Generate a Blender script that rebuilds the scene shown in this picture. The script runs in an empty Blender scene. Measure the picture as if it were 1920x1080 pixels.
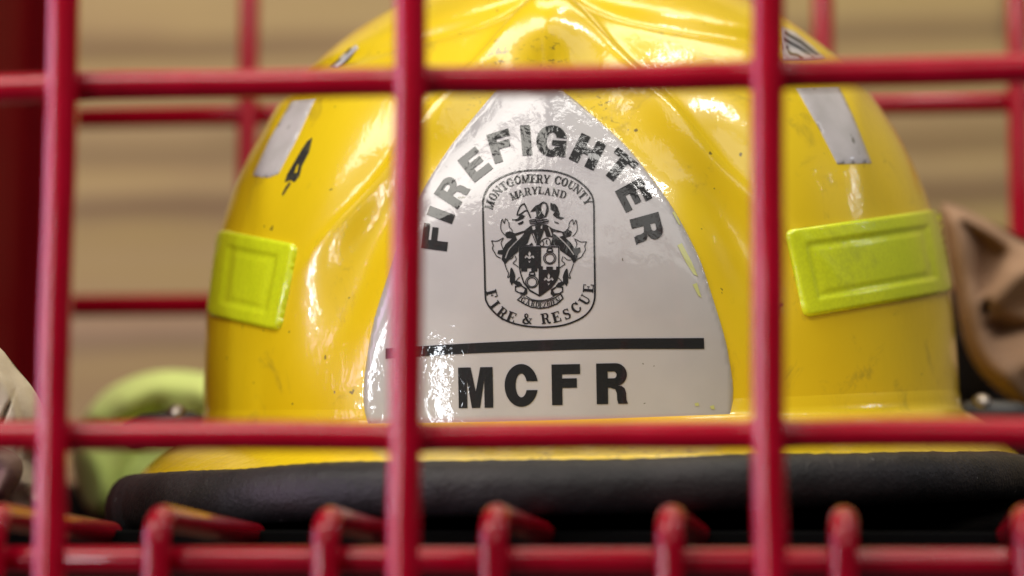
import bpy, bmesh, math, random
import numpy as np
from mathutils import Vector, Matrix
from mathutils.geometry import delaunay_2d_cdt

# ------------------------------------------------------------------ camera, world, lamps
S = bpy.context.scene
COL = S.collection
MM = 0.001
CAM = np.array([176.1, -592.3, -34.1])            # millimetres
YAW, PIT, ROL = 0.13085, 0.10850, 0.00493
F = 5333.0                                         # focal length in photo pixels (100 mm lens)
cy_, sy_, cp_, sp_ = math.cos(YAW), math.sin(YAW), math.cos(PIT), math.sin(PIT)
FWD = np.array([-sy_*cp_, cy_*cp_, sp_]); RT0 = np.array([cy_, sy_, 0.0]); UP0 = np.cross(RT0, FWD)
RT = math.cos(ROL)*RT0 + math.sin(ROL)*UP0; UP = -math.sin(ROL)*RT0 + math.cos(ROL)*UP0

def ray(x, y):
    x = np.asarray(x, float); y = np.asarray(y, float)
    return FWD + ((x-960)/F)[..., None]*RT - ((y-540)/F)[..., None]*UP

def on_y(x, y, Y):
    r = ray(x, y); return CAM + r*((Y-CAM[1])/r[1])

def at(x, y, d):
    """point (mm) seen at photo pixel x, y, d millimetres in front of the camera"""
    return CAM + np.asarray(d, float)[..., None]*ray(x, y) if np.ndim(d) else CAM + d*ray(x, y)

cam = bpy.data.cameras.new('camera'); co = bpy.data.objects.new('camera', cam); COL.objects.link(co)
cam.sensor_width = 36; cam.lens = F/1920*36; cam.clip_start = 0.01; cam.clip_end = 50
M = Matrix.Identity(4)
for i in range(3):
    M[i][0] = RT[i]; M[i][1] = UP[i]; M[i][2] = -FWD[i]; M[i][3] = CAM[i]*MM
co.matrix_world = M
cam.dof.use_dof = True; cam.dof.focus_distance = 0.772; cam.dof.aperture_fstop = 7.2
S.camera = co

W = bpy.data.worlds.new('World'); S.world = W; W.use_nodes = True
W.node_tree.nodes['Background'].inputs[0].default_value = (0.80, 0.84, 1.0, 1)
W.node_tree.nodes['Background'].inputs[1].default_value = 0.055
S.view_settings.view_transform = 'Standard'; S.view_settings.look = 'None'
S.view_settings.exposure = 0.10; S.view_settings.gamma = 1.0
S.view_settings.use_curve_mapping = False

def area(name, loc, target, sx, sy, power, col):
    l = bpy.data.lights.new(name, 'AREA'); l.shape = 'RECTANGLE'; l.size = sx; l.size_y = sy
    l.energy = power; l.color = col
    o = bpy.data.objects.new(name, l); COL.objects.link(o)
    o.location = loc
    o.rotation_euler = (Vector(target)-Vector(loc)).to_track_quat('-Z', 'Y').to_euler()
    return o
HC = (0.16, 0.25, 0.06)
def lamp_dir(name, az, el, dist, sx, sy, rad, col):
    """az = degrees to the photo's left of straight back to the camera, el = degrees up, as seen from the helmet"""
    a, e = math.radians(az), math.radians(el)
    d = Vector(-FWD*math.cos(a)*math.cos(e)-RT*math.sin(a)*math.cos(e)+UP*math.sin(e)); c = Vector((0.09, 0.19, 0.06))
    return area(name, c+d*dist, c, sx, sy, rad*math.pi*sx*sy, col)
area('ceiling_lamp', (-0.78, -0.80, 1.50), HC, 1.5, .9, 30, (1.0, 0.95, 0.86))
area('window_light', (-1.75, 0.05, 0.20), HC, 1.6, 1.2, 30, (0.92, 0.58, 1.0))
lamp_dir('window_pane_light', 64, 8, 1.5, .03, .32, 90, (.88, .94, 1.0))
lamp_dir('window_pane_light', 38, 6, 1.5, .08, .26, 34, (.90, .94, 1.0))
lamp_dir('ceiling_panel_light', -56, 57, 1.6, .22, .13, 38, (1.0, .96, .90))
lamp_dir('ceiling_panel_light', -30, 63, 1.6, .50, .20, 11, (1.0, .96, .90))
lamp_dir('ceiling_panel_light', -108, 72, 1.6, .24, .09, 26, (1.0, .96, .90))
lamp_dir('side_window_light', -103, 25, 1.5, .04, .26, 20, (.82, .86, 1.0))
area('wall_lamp', (0.25, 0.62, 1.5), (0.25, 1.2, 0.1), 1.2, 0.5, 9, (1.0, 0.88, 0.66))
area('room_fill_light', (0.95, -1.7, 1.35), HC, 1.8, 1.0, 10, (1.0, 0.96, 0.90))


# ------------------------------------------------------------------ helpers
def tag(o, label=None, cat=None, group=None, kind=None):
    if label: o['label'] = label
    if cat: o['category'] = cat
    if group: o['group'] = group
    if kind: o['kind'] = kind
    return o

def empty(name, loc_mm=(0, 0, 0)):
    o = bpy.data.objects.new(name, None); COL.objects.link(o)
    o.location = [c*MM for c in loc_mm]; o.empty_display_size = 0.02
    return o

def mesh_obj(name, verts_mm, faces, mat, parent=None, smooth=True):
    me = bpy.data.meshes.new(name)
    org = np.array(parent_world(parent))/MM if parent else np.zeros(3)
    v = (np.asarray(verts_mm, float)-org)*MM
    me.from_pydata([tuple(map(float, p)) for p in v], [], [tuple(map(int, f)) for f in faces])
    me.materials.append(mat)
    if smooth: me.polygons.foreach_set('use_smooth', [True]*len(me.polygons))
    me.update()
    o = bpy.data.objects.new(name, me); COL.objects.link(o)
    if parent: o.parent = parent
    return o

def parent_world(o):
    p = Vector((0, 0, 0))
    while o: p = p + Vector(o.location); o = o.parent
    return p

def tube_data(pts, r, n=20, cap=True, squash=None):
    """round wire along a polyline (mm); rounded ends"""
    P = [np.array(p, float) for p in pts]
    R = list(r) if hasattr(r, '__len__') else [r]*len(P)
    if cap:
        a = P[0]-P[1]; a /= np.linalg.norm(a); b = P[-1]-P[-2]; b /= np.linalg.norm(b)
        P = [P[0]+a*R[0]*.5, P[0]+a*R[0]*.38, P[0]+a*R[0]*.15] + P + [P[-1]+b*R[-1]*.15, P[-1]+b*R[-1]*.38, P[-1]+b*R[-1]*.5]
        R = [R[0]*.05, R[0]*.6, R[0]*.92] + R + [R[-1]*.92, R[-1]*.6, R[-1]*.05]
    V = []; Fc = []; ref = None
    for i, p in enumerate(P):
        t = P[min(i+1, len(P)-1)]-P[max(i-1, 0)]; t /= np.linalg.norm(t)
        if ref is None:
            ref = np.array([0, 0, 1.]) if abs(t[2]) < .8 else np.array([0, 1., 0])
        u = ref-t*ref.dot(t); u /= np.linalg.norm(u); ref = u; w = np.cross(t, u)
        for k in range(n):
            a = 2*math.pi*k/n
            V.append(p+R[i]*(math.cos(a)*u+math.sin(a)*w))
    for i in range(len(P)-1):
        for k in range(n):
            k2 = (k+1) % n
            Fc.append((i*n+k, i*n+k2, (i+1)*n+k2, (i+1)*n+k))
    Fc.append(tuple(range(n))[::-1]); Fc.append(tuple((len(P)-1)*n+k for k in range(n)))
    return V, Fc

def rod(name, a, b, r, mat, parent, crossings=(), n=26):
    """straight wire, slightly wavy, swollen where it is welded"""
    a, b = np.array(a, float), np.array(b, float); Ln = np.linalg.norm(b-a); t = (b-a)/Ln
    k = int(Ln/3); rr = random.Random(round(a[0]*3+a[2]*7)); p1, p2, p3 = (rr.uniform(0, 6) for _ in range(3))
    side = np.cross(t, [0, 1, 0]); pts = []; R = []
    for i in range(k+1):
        s_ = Ln*i/k; p = a+t*s_
        p = p+side*(.25*math.sin(s_/31+p1)+.10*math.sin(s_/11+p2))
        sw = sum(math.exp(-((s_-c)/3.2)**2) for c in crossings)
        pts.append(p+np.array([0, -.45, 0])*sw*.6); R.append(r*(1+.16*sw+.012*math.sin(s_/7+p3)))
    V, Fc = tube_data(pts, R, n); return mesh_obj(name, V, Fc, mat, parent)

def wire(name, pts, r, mat, parent, n=20):
    V, Fc = tube_data(pts, r, n)
    return mesh_obj(name, V, Fc, mat, parent)

def box_obj(name, lo, hi, mat, parent=None, bevel=0.0):
    bm = bmesh.new(); bmesh.ops.create_cube(bm, size=1)
    org = parent_world(parent) if parent else Vector((0, 0, 0))
    for v in bm.verts:
        v.co = Vector([((lo[i]+hi[i])/2+v.co[i]*(hi[i]-lo[i]))*MM for i in range(3)])-org
    if bevel: bmesh.ops.bevel(bm, geom=bm.edges[:], offset=bevel*MM, segments=3, affect='EDGES', profile=.5)
    me = bpy.data.meshes.new(name); bm.to_mesh(me); bm.free(); me.materials.append(mat)
    o = bpy.data.objects.new(name, me); COL.objects.link(o)
    if parent: o.parent = parent
    return o

# ------------------------------------------------------------------ materials
def mat(name, col, rough=.5, coat=0, coat_r=.03, metal=0, spec=.5):
    m = bpy.data.materials.new(name); m.use_nodes = True
    b = m.node_tree.nodes['Principled BSDF']
    b.inputs['Base Color'].default_value = (*col, 1); b.inputs['Roughness'].default_value = rough
    b.inputs['Coat Weight'].default_value = coat; b.inputs['Coat Roughness'].default_value = coat_r
    b.inputs['Metallic'].default_value = metal; b.inputs['Specular IOR Level'].default_value = spec
    return m, m.node_tree.nodes, m.node_tree.links, b

def noise(N, L, scale, detail=4, rough=.55, sc=(1, 1, 1), dist=0, rot=(0, 0, 0)):
    tc = N.new('ShaderNodeTexCoord'); mp = N.new('ShaderNodeMapping'); mp.inputs['Scale'].default_value = sc
    mp.inputs['Rotation'].default_value = rot
    g = N.new('ShaderNodeNewGeometry')
    L.new(g.outputs['Position'], mp.inputs[0])
    n = N.new('ShaderNodeTexNoise'); n.inputs['Scale'].default_value = scale
    n.inputs['Detail'].default_value = detail; n.inputs['Roughness'].default_value = rough
    n.inputs['Distortion'].default_value = dist
    L.new(mp.outputs[0], n.inputs['Vector']); N.remove(tc)
    return n.outputs['Fac']

def mrange(N, L, src, a, b, c=0, d=1):
    m = N.new('ShaderNodeMapRange'); m.interpolation_type = 'SMOOTHSTEP'
    for i, v in zip((1, 2, 3, 4), (a, b, c, d)): m.inputs[i].default_value = v
    L.new(src, m.inputs[0]); return m.outputs[0]

def math_n(N, L, op, a, b):
    m = N.new('ShaderNodeMath'); m.operation = op
    for i, v in enumerate((a, b)):
        if isinstance(v, (int, float)): m.inputs[i].default_value = v
        else: L.new(v, m.inputs[i])
    return m.outputs[0]

def mix(N, L, fac, a, b):
    m = N.new('ShaderNodeMix'); m.data_type = 'RGBA'
    if isinstance(fac, float): m.inputs[0].default_value = fac
    else: L.new(fac, m.inputs[0])
    for i, v in ((6, a), (7, b)):
        if isinstance(v, tuple): m.inputs[i].default_value = (*v, 1)
        else: L.new(v, m.inputs[i])
    return m.outputs[2]

def bump(N, L, h, strength, dist, prev=None):
    b = N.new('ShaderNodeBump'); b.inputs['Strength'].default_value = strength
    b.inputs['Distance'].default_value = dist
    L.new(h, b.inputs['Height'])
    if prev is not None: L.new(prev, b.inputs['Normal'])
    return b.outputs['Normal']

def near(N, L, c_mm, r_mm):
    """1 near a place on the helmet, 0 away from it: where wear sits"""
    g = N.new('ShaderNodeNewGeometry'); d = N.new('ShaderNodeVectorMath'); d.operation = 'DISTANCE'
    L.new(g.outputs['Position'], d.inputs[0]); d.inputs[1].default_value = tuple(float(c)*MM for c in c_mm)
    return mrange(N, L, d.outputs['Value'], r_mm*MM, r_mm*MM*.35)

def wrinkle_coat(N, L, b, s1=.35, s2=.15):
    """orange peel and stretched ripples of a film over the surface"""
    n1 = noise(N, L, 160, 3, .6, (1.6, 1.6, .8), .6)
    n2 = noise(N, L, 620, 2, .5, (1, 1, .6))
    nb = bump(N, L, n1, s1, .0012); nb = bump(N, L, n2, s2, .0004, nb)
    L.new(nb, b.inputs['Coat Normal'])
    return nb

# red powder-coated wire
RED, N, L, b = mat('red_powder_coat', (.42, .001, .012), .24, .55, .05, 0, .18)
c = mix(N, L, mrange(N, L, noise(N, L, 90, 5), .35, .7), (.35, .0004, .012), (.40, .0006, .017))
chip = mrange(N, L, noise(N, L, 300, 3, .6), .74, .77)
L.new(mix(N, L, chip, c, (.10, .01, .012)), b.inputs['Base Color'])
L.new(bump(N, L, noise(N, L, 500, 3), .25, .0004), b.inputs['Normal'])
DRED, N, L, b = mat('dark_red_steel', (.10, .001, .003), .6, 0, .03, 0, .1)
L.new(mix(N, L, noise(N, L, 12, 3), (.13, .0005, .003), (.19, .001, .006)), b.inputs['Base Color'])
BLACK, N, L, b = mat('ink_black', (.010, .010, .010), .5, .9, .04, 0, .2)
wrinkle_coat(N, L, b, .5, .25)
L.new(bump(N, L, noise(N, L, 900, 4, .7), .5, .0003), b.inputs['Normal'])
MATBOARD, N, L, b = mat('black_board', (.003, .003, .003), .9, 0, .03, 0, .05)

# ------------------------------------------------------------------ helmet surface
HO = at(1092, 792, 897.0)                       # middle of the shell at base height (mm)
hy = 0.120*RT + 1.25*FWD; hy[2] = 0; hy /= np.linalg.norm(hy)
hx0 = np.array([hy[1], -hy[0], 0.0]); hz0 = np.array([0, 0, 1.0])
ro = math.radians(1.5)
HX = math.cos(ro)*hx0 + math.sin(ro)*hz0; HZ = -math.sin(ro)*hx0 + math.cos(ro)*hz0; HY = hy
def to_loc(p): q = np.asarray(p)-HO; return np.stack([q@HX, q@HY, q@HZ], -1)
def to_wld(q): q = np.asarray(q); return HO + q[..., 0:1]*HX + q[..., 1:2]*HY + q[..., 2:3]*HZ

A_, BF, BB, H_ = 117.5, 126.0, 146.0, 143.0
def G(p):
    x = np.abs(p[..., 0])/A_; y = p[..., 1]; yy = np.abs(y)/np.where(y < 0, BF, BB)
    k = 2.18
    rho = (x**k + yy**k)**(2/k)
    return rho + (np.maximum(p[..., 2], 0)/H_)**2.7 - 1

def bumps(p):
    x, y, z = p[..., 0], p[..., 1], p[..., 2]
    front = 1/(1+np.exp((y+35)/9))
    ax = np.abs(x)
    w = 4+(112-z)*.93                                  # the two gable ridges beside the shield
    rf = 1/(1+np.exp(-(z-52)/7))*1/(1+np.exp((z-114)/4))*front
    sg = np.where(ax < w, 7.5, 3.0)
    D = 3.6*np.exp(-((ax-w)/sg)**2)*rf
    D -= 4.6*np.exp(-((ax-w+20)/11)**2)*rf*(ax > 0)*(1/(1+np.exp((z-88)/6)))*(1/(1+np.exp(-(z-38)/9)))*.6
    D -= 5.0*np.exp(-((ax-(67-z*.30))/10)**2)*front*(1/(1+np.exp(-(z-22)/7)))*(1/(1+np.exp((z-72)/7)))
    # the beak that carries the shield's tip
    D += 9.5*np.exp(-(x/11)**2-((z-101)/12)**2)*front
    D -= 4.0*np.exp(-(x/6.0)**2-((z-92)/5.0)**2)*front
    # crest along the crown
    D += 3.2*np.exp(-(x/7)**2)/(1+np.exp(-(z-106)/5))
    # groove where the front panels meet the crown
    zg = 122-15*(1-np.exp(-ax/22)) - .04*ax
    D -= 1.5*np.exp(-((z-zg)/2.6)**2)*front
    D += .9/(1+np.exp(-(z-zg)/2.0))*front
    # side crease above the lime patches
    D += 1.2*np.exp(-((ax-86)/5)**2)*(1/(1+np.exp(-(z-55)/8)))*front
    return D

def surf_dir(d):
    d = d/np.linalg.norm(d, axis=-1, keepdims=True)
    lo = np.full(d.shape[:-1], 60.0); hi = np.full(d.shape[:-1], 240.0)
    for _ in range(26):
        m = (lo+hi)/2; g = G(d*m[..., None]) > 0
        hi = np.where(g, m, hi); lo = np.where(g, lo, m)
    t = (lo+hi)/2
    p = d*t[..., None]
    return p + d*bumps(p)[..., None]

def Fimp(p):
    return np.linalg.norm(p, axis=-1)-np.linalg.norm(surf_dir(p), axis=-1)

LC = to_loc(CAM[None])[0]
def hit(x, y):
    """local points of the shell seen at photo pixels (arrays)"""
    x = np.asarray(x, float).ravel(); y = np.asarray(y, float).ravel()
    dr = ray(x, y); d = np.stack([dr@HX, dr@HY, dr@HZ], -1)
    ts = np.linspace(730, 905, 60); t0 = np.full(len(x), 905.0); done = np.zeros(len(x), bool)
    for t in ts:
        g = G(LC+d*t) < 0.0
        new = g & ~done; t0[new] = t; done |= g
    lo = np.where(done, t0-24, t0-30); hi = t0+8.0
    for _ in range(20):
        m = (lo+hi)/2; f = Fimp(LC+d*m[:, None]) < 0
        hi = np.where(f, m, hi); lo = np.where(f, lo, m)
    return LC+d*((lo+hi)/2)[:, None]

def normals(p):
    d = p/np.linalg.norm(p, axis=-1, keepdims=True)
    a = np.cross(d, np.array([0, 0, 1.0])+np.array([1e-3, 0, 0])); a /= np.linalg.norm(a, axis=-1, keepdims=True)
    b = np.cross(d, a); e = .006
    s0, s1, s2, s3 = surf_dir(d+a*e), surf_dir(d-a*e), surf_dir(d+b*e), surf_dir(d-b*e)
    n = np.cross(s0-s1, s2-s3); n /= np.linalg.norm(n, axis=-1, keepdims=True)
    return n*np.sign((n*d).sum(-1, keepdims=True))

def on_shell(x, y, off):
    p = hit(x, y); return to_wld(p + normals(p)*np.asarray(off, float).reshape(-1, 1))

def inside_poly(x, y, poly):
    c = np.zeros(x.shape, bool); n = len(poly)
    for i in range(n):
        x1, y1 = poly[i]; x2, y2 = poly[(i+1) % n]
        if y1 == y2: continue
        k = ((y1 > y) != (y2 > y)) & (x < (x2-x1)*(y-y1)/(y2-y1)+x1); c ^= k
    return c

def dist_poly(x, y, poly):
    d = np.full(x.shape, 1e9); n = len(poly)
    for i in range(n):
        a = np.array(poly[i], float); b = np.array(poly[(i+1) % n], float); ab = b-a
        L2 = max(ab@ab, 1e-9); t = np.clip(((x-a[0])*ab[0]+(y-a[1])*ab[1])/L2, 0, 1)
        d = np.minimum(d, np.hypot(x-a[0]-t*ab[0], y-a[1]-t*ab[1]))
    return d

def resample(poly, step, closed=True):
    out = []; n = len(poly)
    for i in range(n if closed else n-1):
        a = np.array(poly[i], float); b = np.array(poly[(i+1) % n], float)
        k = max(1, int(math.ceil(np.linalg.norm(b-a)/step)))
        for j in range(k): out.append(tuple(a+(b-a)*j/k))
    if not closed: out.append(tuple(poly[-1]))
    return out

def smooth_path(pts, closed=True, k=6):
    """Catmull-Rom through the points"""
    n = len(pts); out = []; P = [np.array(p, float) for p in pts]
    for i in range(n if closed else n-1):
        if closed: a, b, c, d = P[(i-1) % n], P[i], P[(i+1) % n], P[(i+2) % n]
        else: a, b, c, d = P[max(i-1, 0)], P[i], P[i+1], P[min(i+2, n-1)]
        for j in range(k):
            t = j/k
            out.append(tuple(.5*((2*b)+(c-a)*t+(2*a-5*b+4*c-d)*t*t+(3*b-a-3*c+d)*t**3)))
    if not closed: out.append(tuple(P[-1]))
    return out

def round_poly(poly, r, k=5):
    out = []; n = len(poly)
    for i in range(n):
        a, b, c = (np.array(poly[j % n], float) for j in (i-1, i, i+1))
        u = a-b; u /= np.linalg.norm(u); v = c-b; v /= np.linalg.norm(v)
        p, q = b+u*r, b+v*r
        for j in range(k+1):
            t = j/k; out.append(tuple((1-t)**2*p+2*t*(1-t)*b+t*t*q))
    return out

def sheet(name, poly, step, off_fn, mat_, parent, skirt=True, edge_step=None):
    """a sheet laid on the shell inside an outline given in photo pixels, off_fn(distance to edge) mm proud"""
    poly = resample(poly, edge_step or step)
    xs = [p[0] for p in poly]; ys = [p[1] for p in poly]
    gx, gy = np.meshgrid(np.arange(min(xs), max(xs), step), np.arange(min(ys), max(ys), step)); gx = gx.ravel().astype(float); gy = gy.ravel().astype(float)
    k = inside_poly(gx, gy, poly); gx, gy = gx[k], gy[k]
    k = dist_poly(gx, gy, poly) > step*.45; gx, gy = gx[k], gy[k]
    n = len(poly)
    pts = [Vector(p) for p in poly]+[Vector((a, b)) for a, b in zip(gx, gy)]
    vs, es, fs, ov, oe, of = delaunay_2d_cdt(pts, [(i, (i+1) % n) for i in range(n)], [], 1, 1e-4, True)
    vx = np.array([v[0] for v in vs]); vy = np.array([v[1] for v in vs])
    d = dist_poly(vx, vy, poly)
    P = list(on_shell(vx, vy, off_fn(d)))
    Fc = [tuple(f)[::-1] for f in fs]
    if skirt:
        idx = {}
        for i, o in enumerate(ov):
            for q in o:
                if q < n: idx[q] = i
        ring = [idx[i] for i in range(n)]
        low = on_shell([poly[i][0] for i in range(n)], [poly[i][1] for i in range(n)], np.full(n, -.15))
        b0 = len(P); P += list(low)
        for i in range(n):
            j = (i+1) % n
            if ring[i] != ring[j]: Fc.append((ring[i], b0+i, b0+j, ring[j]))
    o = mesh_obj(name, P, Fc, mat_, parent)
    bm = bmesh.new(); bm.from_mesh(o.data); bmesh.ops.recalc_face_normals(bm, faces=bm.faces); bm.to_mesh(o.data); bm.free()
    return o

def print_on(name, groups, off, mat_, parent, grid=7.0, seg=5.0):
    """ink: groups of layers (polygon in photo pixels, is_ink), later layers of a group over its earlier ones"""
    P = []; Fo = []
    for layers in groups:
        pts = []; faces = []
        for poly, ink in layers:
            q = resample(poly, seg)
            if sum(q[i-1][0]*q[i][1]-q[i][0]*q[i-1][1] for i in range(len(q))) < 0: q = q[::-1]
            faces.append(list(range(len(pts), len(pts)+len(q)))); pts += [Vector(p) for p in q]
        X = [p[0] for p in pts]; Y = [p[1] for p in pts]
        for gx in np.arange(min(X)+1, max(X), grid):
            for gy in np.arange(min(Y)+1, max(Y), grid): pts.append(Vector((gx+.013, gy+.017)))
        vs, es, fs, ov, oe, of = delaunay_2d_cdt(pts, [], faces, 0, 1e-3, False)
        fs = [f for f in fs if len(f) == 3]
        cx = np.array([sum(vs[i][0] for i in f)/3 for f in fs]); cy = np.array([sum(vs[i][1] for i in f)/3 for f in fs])
        ink_ = np.zeros(len(fs), bool)
        for poly, ink in layers: ink_[inside_poly(cx, cy, poly)] = bool(ink)
        keep = [f for f, k in zip(fs, ink_) if k]
        used = sorted({i for f in keep for i in f}); mp = {v: i+len(P) for i, v in enumerate(used)}
        P += [(vs[i][0], vs[i][1]) for i in used]; Fo += [tuple(mp[i] for i in f)[::-1] for f in keep]
    H = hit([p[0] for p in P], [p[1] for p in P]); Nn = normals(H); Q = to_wld(H+Nn*off)
    o = mesh_obj(name, Q, Fo, mat_, parent)
    Nw = Nn[:, 0:1]*HX+Nn[:, 1:2]*HY+Nn[:, 2:3]*HZ
    o.data.normals_split_custom_set_from_vertices([tuple(map(float, n)) for n in Nw])
    return o

# ------------------------------------------------------------------ lettering
def hull4(p):
    p = sorted(set((round(float(a), 5), round(float(b), 5)) for a, b in p)); out = []
    cr = lambda o, a, b: (a[0]-o[0])*(b[1]-o[1])-(a[1]-o[1])*(b[0]-o[0])
    for seq in (p, p[::-1]):
        h = []
        for q in seq:
            while len(h) > 1 and cr(h[-2], h[-1], q) <= 1e-9: h.pop()
            h.append(q)
        out += h[:-1]
    return out if len(out) > 2 else None

def stroke_poly(pts, w, closed=False):
    """outline polygons of a line w wide"""
    P = [np.array(p, float) for p in pts]; n = len(P); Lf, Rt = [], []
    for i in range(n):
        a = P[(i-1) % n] if (closed or i > 0) else P[i]; c = P[(i+1) % n] if (closed or i < n-1) else P[i]
        t1 = P[i]-a; t2 = c-P[i]
        def nn(v):
            l = np.linalg.norm(v); return v/l if l > 1e-9 else None
        u, v = nn(t1), nn(t2); u = v if u is None else u; v = u if v is None else v
        m = u+v; l = np.linalg.norm(m); m = m/l if l > .2 else u
        nrm = np.array([-m[1], m[0]]); k = 1/max(.5, abs(nrm@np.array([-u[1], u[0]])))
        ww = w[i] if hasattr(w, '__len__') else w
        Lf.append(tuple(P[i]+nrm*ww/2*k)); Rt.append(tuple(P[i]-nrm*ww/2*k))
    m = n if closed else n-1     # one quad per segment, so that loops and crossings stay right
    return [q for q in (hull4([Lf[i], Lf[(i+1) % n], Rt[(i+1) % n], Rt[i]]) for i in range(m)) if q]

def arc(cx, cy, rx, ry, a0, a1, k=14):
    return [(cx+rx*math.cos(math.radians(a0+(a1-a0)*i/k)), cy+ry*math.sin(math.radians(a0+(a1-a0)*i/k))) for i in range(k+1)]
def rc(x0, y0, x1, y1): return [(x0, y0), (x1, y0), (x1, y1), (x0, y1)]

def sans(ch):
    """heavy grotesque capitals in a unit box, y up"""
    t = .365; h = .245
    if ch == 'F': return [(rc(0, 0, t, 1), 1), (rc(0, 1-h, 1, 1), 1), (rc(0, .42, .88, .42+h*.95), 1)]
    if ch == 'E': return [(rc(0, 0, t, 1), 1), (rc(0, 1-h, .97, 1), 1), (rc(0, .40, .88, .40+h*.93), 1), (rc(0, 0, 1, h), 1)]
    if ch == 'I': return [(rc(0, 0, 1, 1), 1)]
    if ch == 'T': return [(rc(0, 1-h, 1, 1), 1), (rc(.5-t/2, 0, .5+t/2, 1), 1)]
    if ch == 'H': return [(rc(0, 0, t, 1), 1), (rc(1-t, 0, 1, 1), 1), (rc(0, .39, 1, .39+h), 1)]
    if ch == 'M': return [(rc(0, 0, .25, 1), 1), (rc(.75, 0, 1, 1), 1), ([(0, 1), (.36, 1), (.5, .40), (.64, 1), (1, 1), (.62, 0), (.38, 0)], 1), ([(.25, -.02), (.25, .70), (.385, -.02)], 0), ([(.75, -.02), (.615, -.02), (.75, .70)], 0)]
    if ch == 'R': return [(rc(0, 0, t, 1), 1), ([(0, 1), (.62, 1)]+arc(.62, .72, .36, .28, 80, -80)+[(.62, .40), (0, .40)], 1),
                          ([(t, .80), (.56, .80)]+arc(.56, .715, .09, .085, 90, -90, 8)+[(t, .63)], 0),
                          ([(.48, .46), (.62, .44), (.80, .44), (.90, .38), (.945, .26), (.95, .10), (1.0, 0), (.69, 0), (.655, .10), (.65, .26), (.60, .36), (.46, .39)], 1)]
    ring = [(arc(.5, .5, .5, .52, 0, 360, 40)[:-1], 1), (arc(.5, .5, .17, .29, 0, 360, 30)[:-1], 0)]
    if ch == 'C': return ring+[([(.52, .385), (1.1, .385), (1.1, .60), (.52, .60)], 0)]
    if ch == 'G': return ring+[([(.5, .33), (1.1, .33), (1.1, .62), (.5, .62)], 0), (rc(.52, .36, .99, .54), 1), (rc(.78, -.0, .99, .54), 1)]

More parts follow.
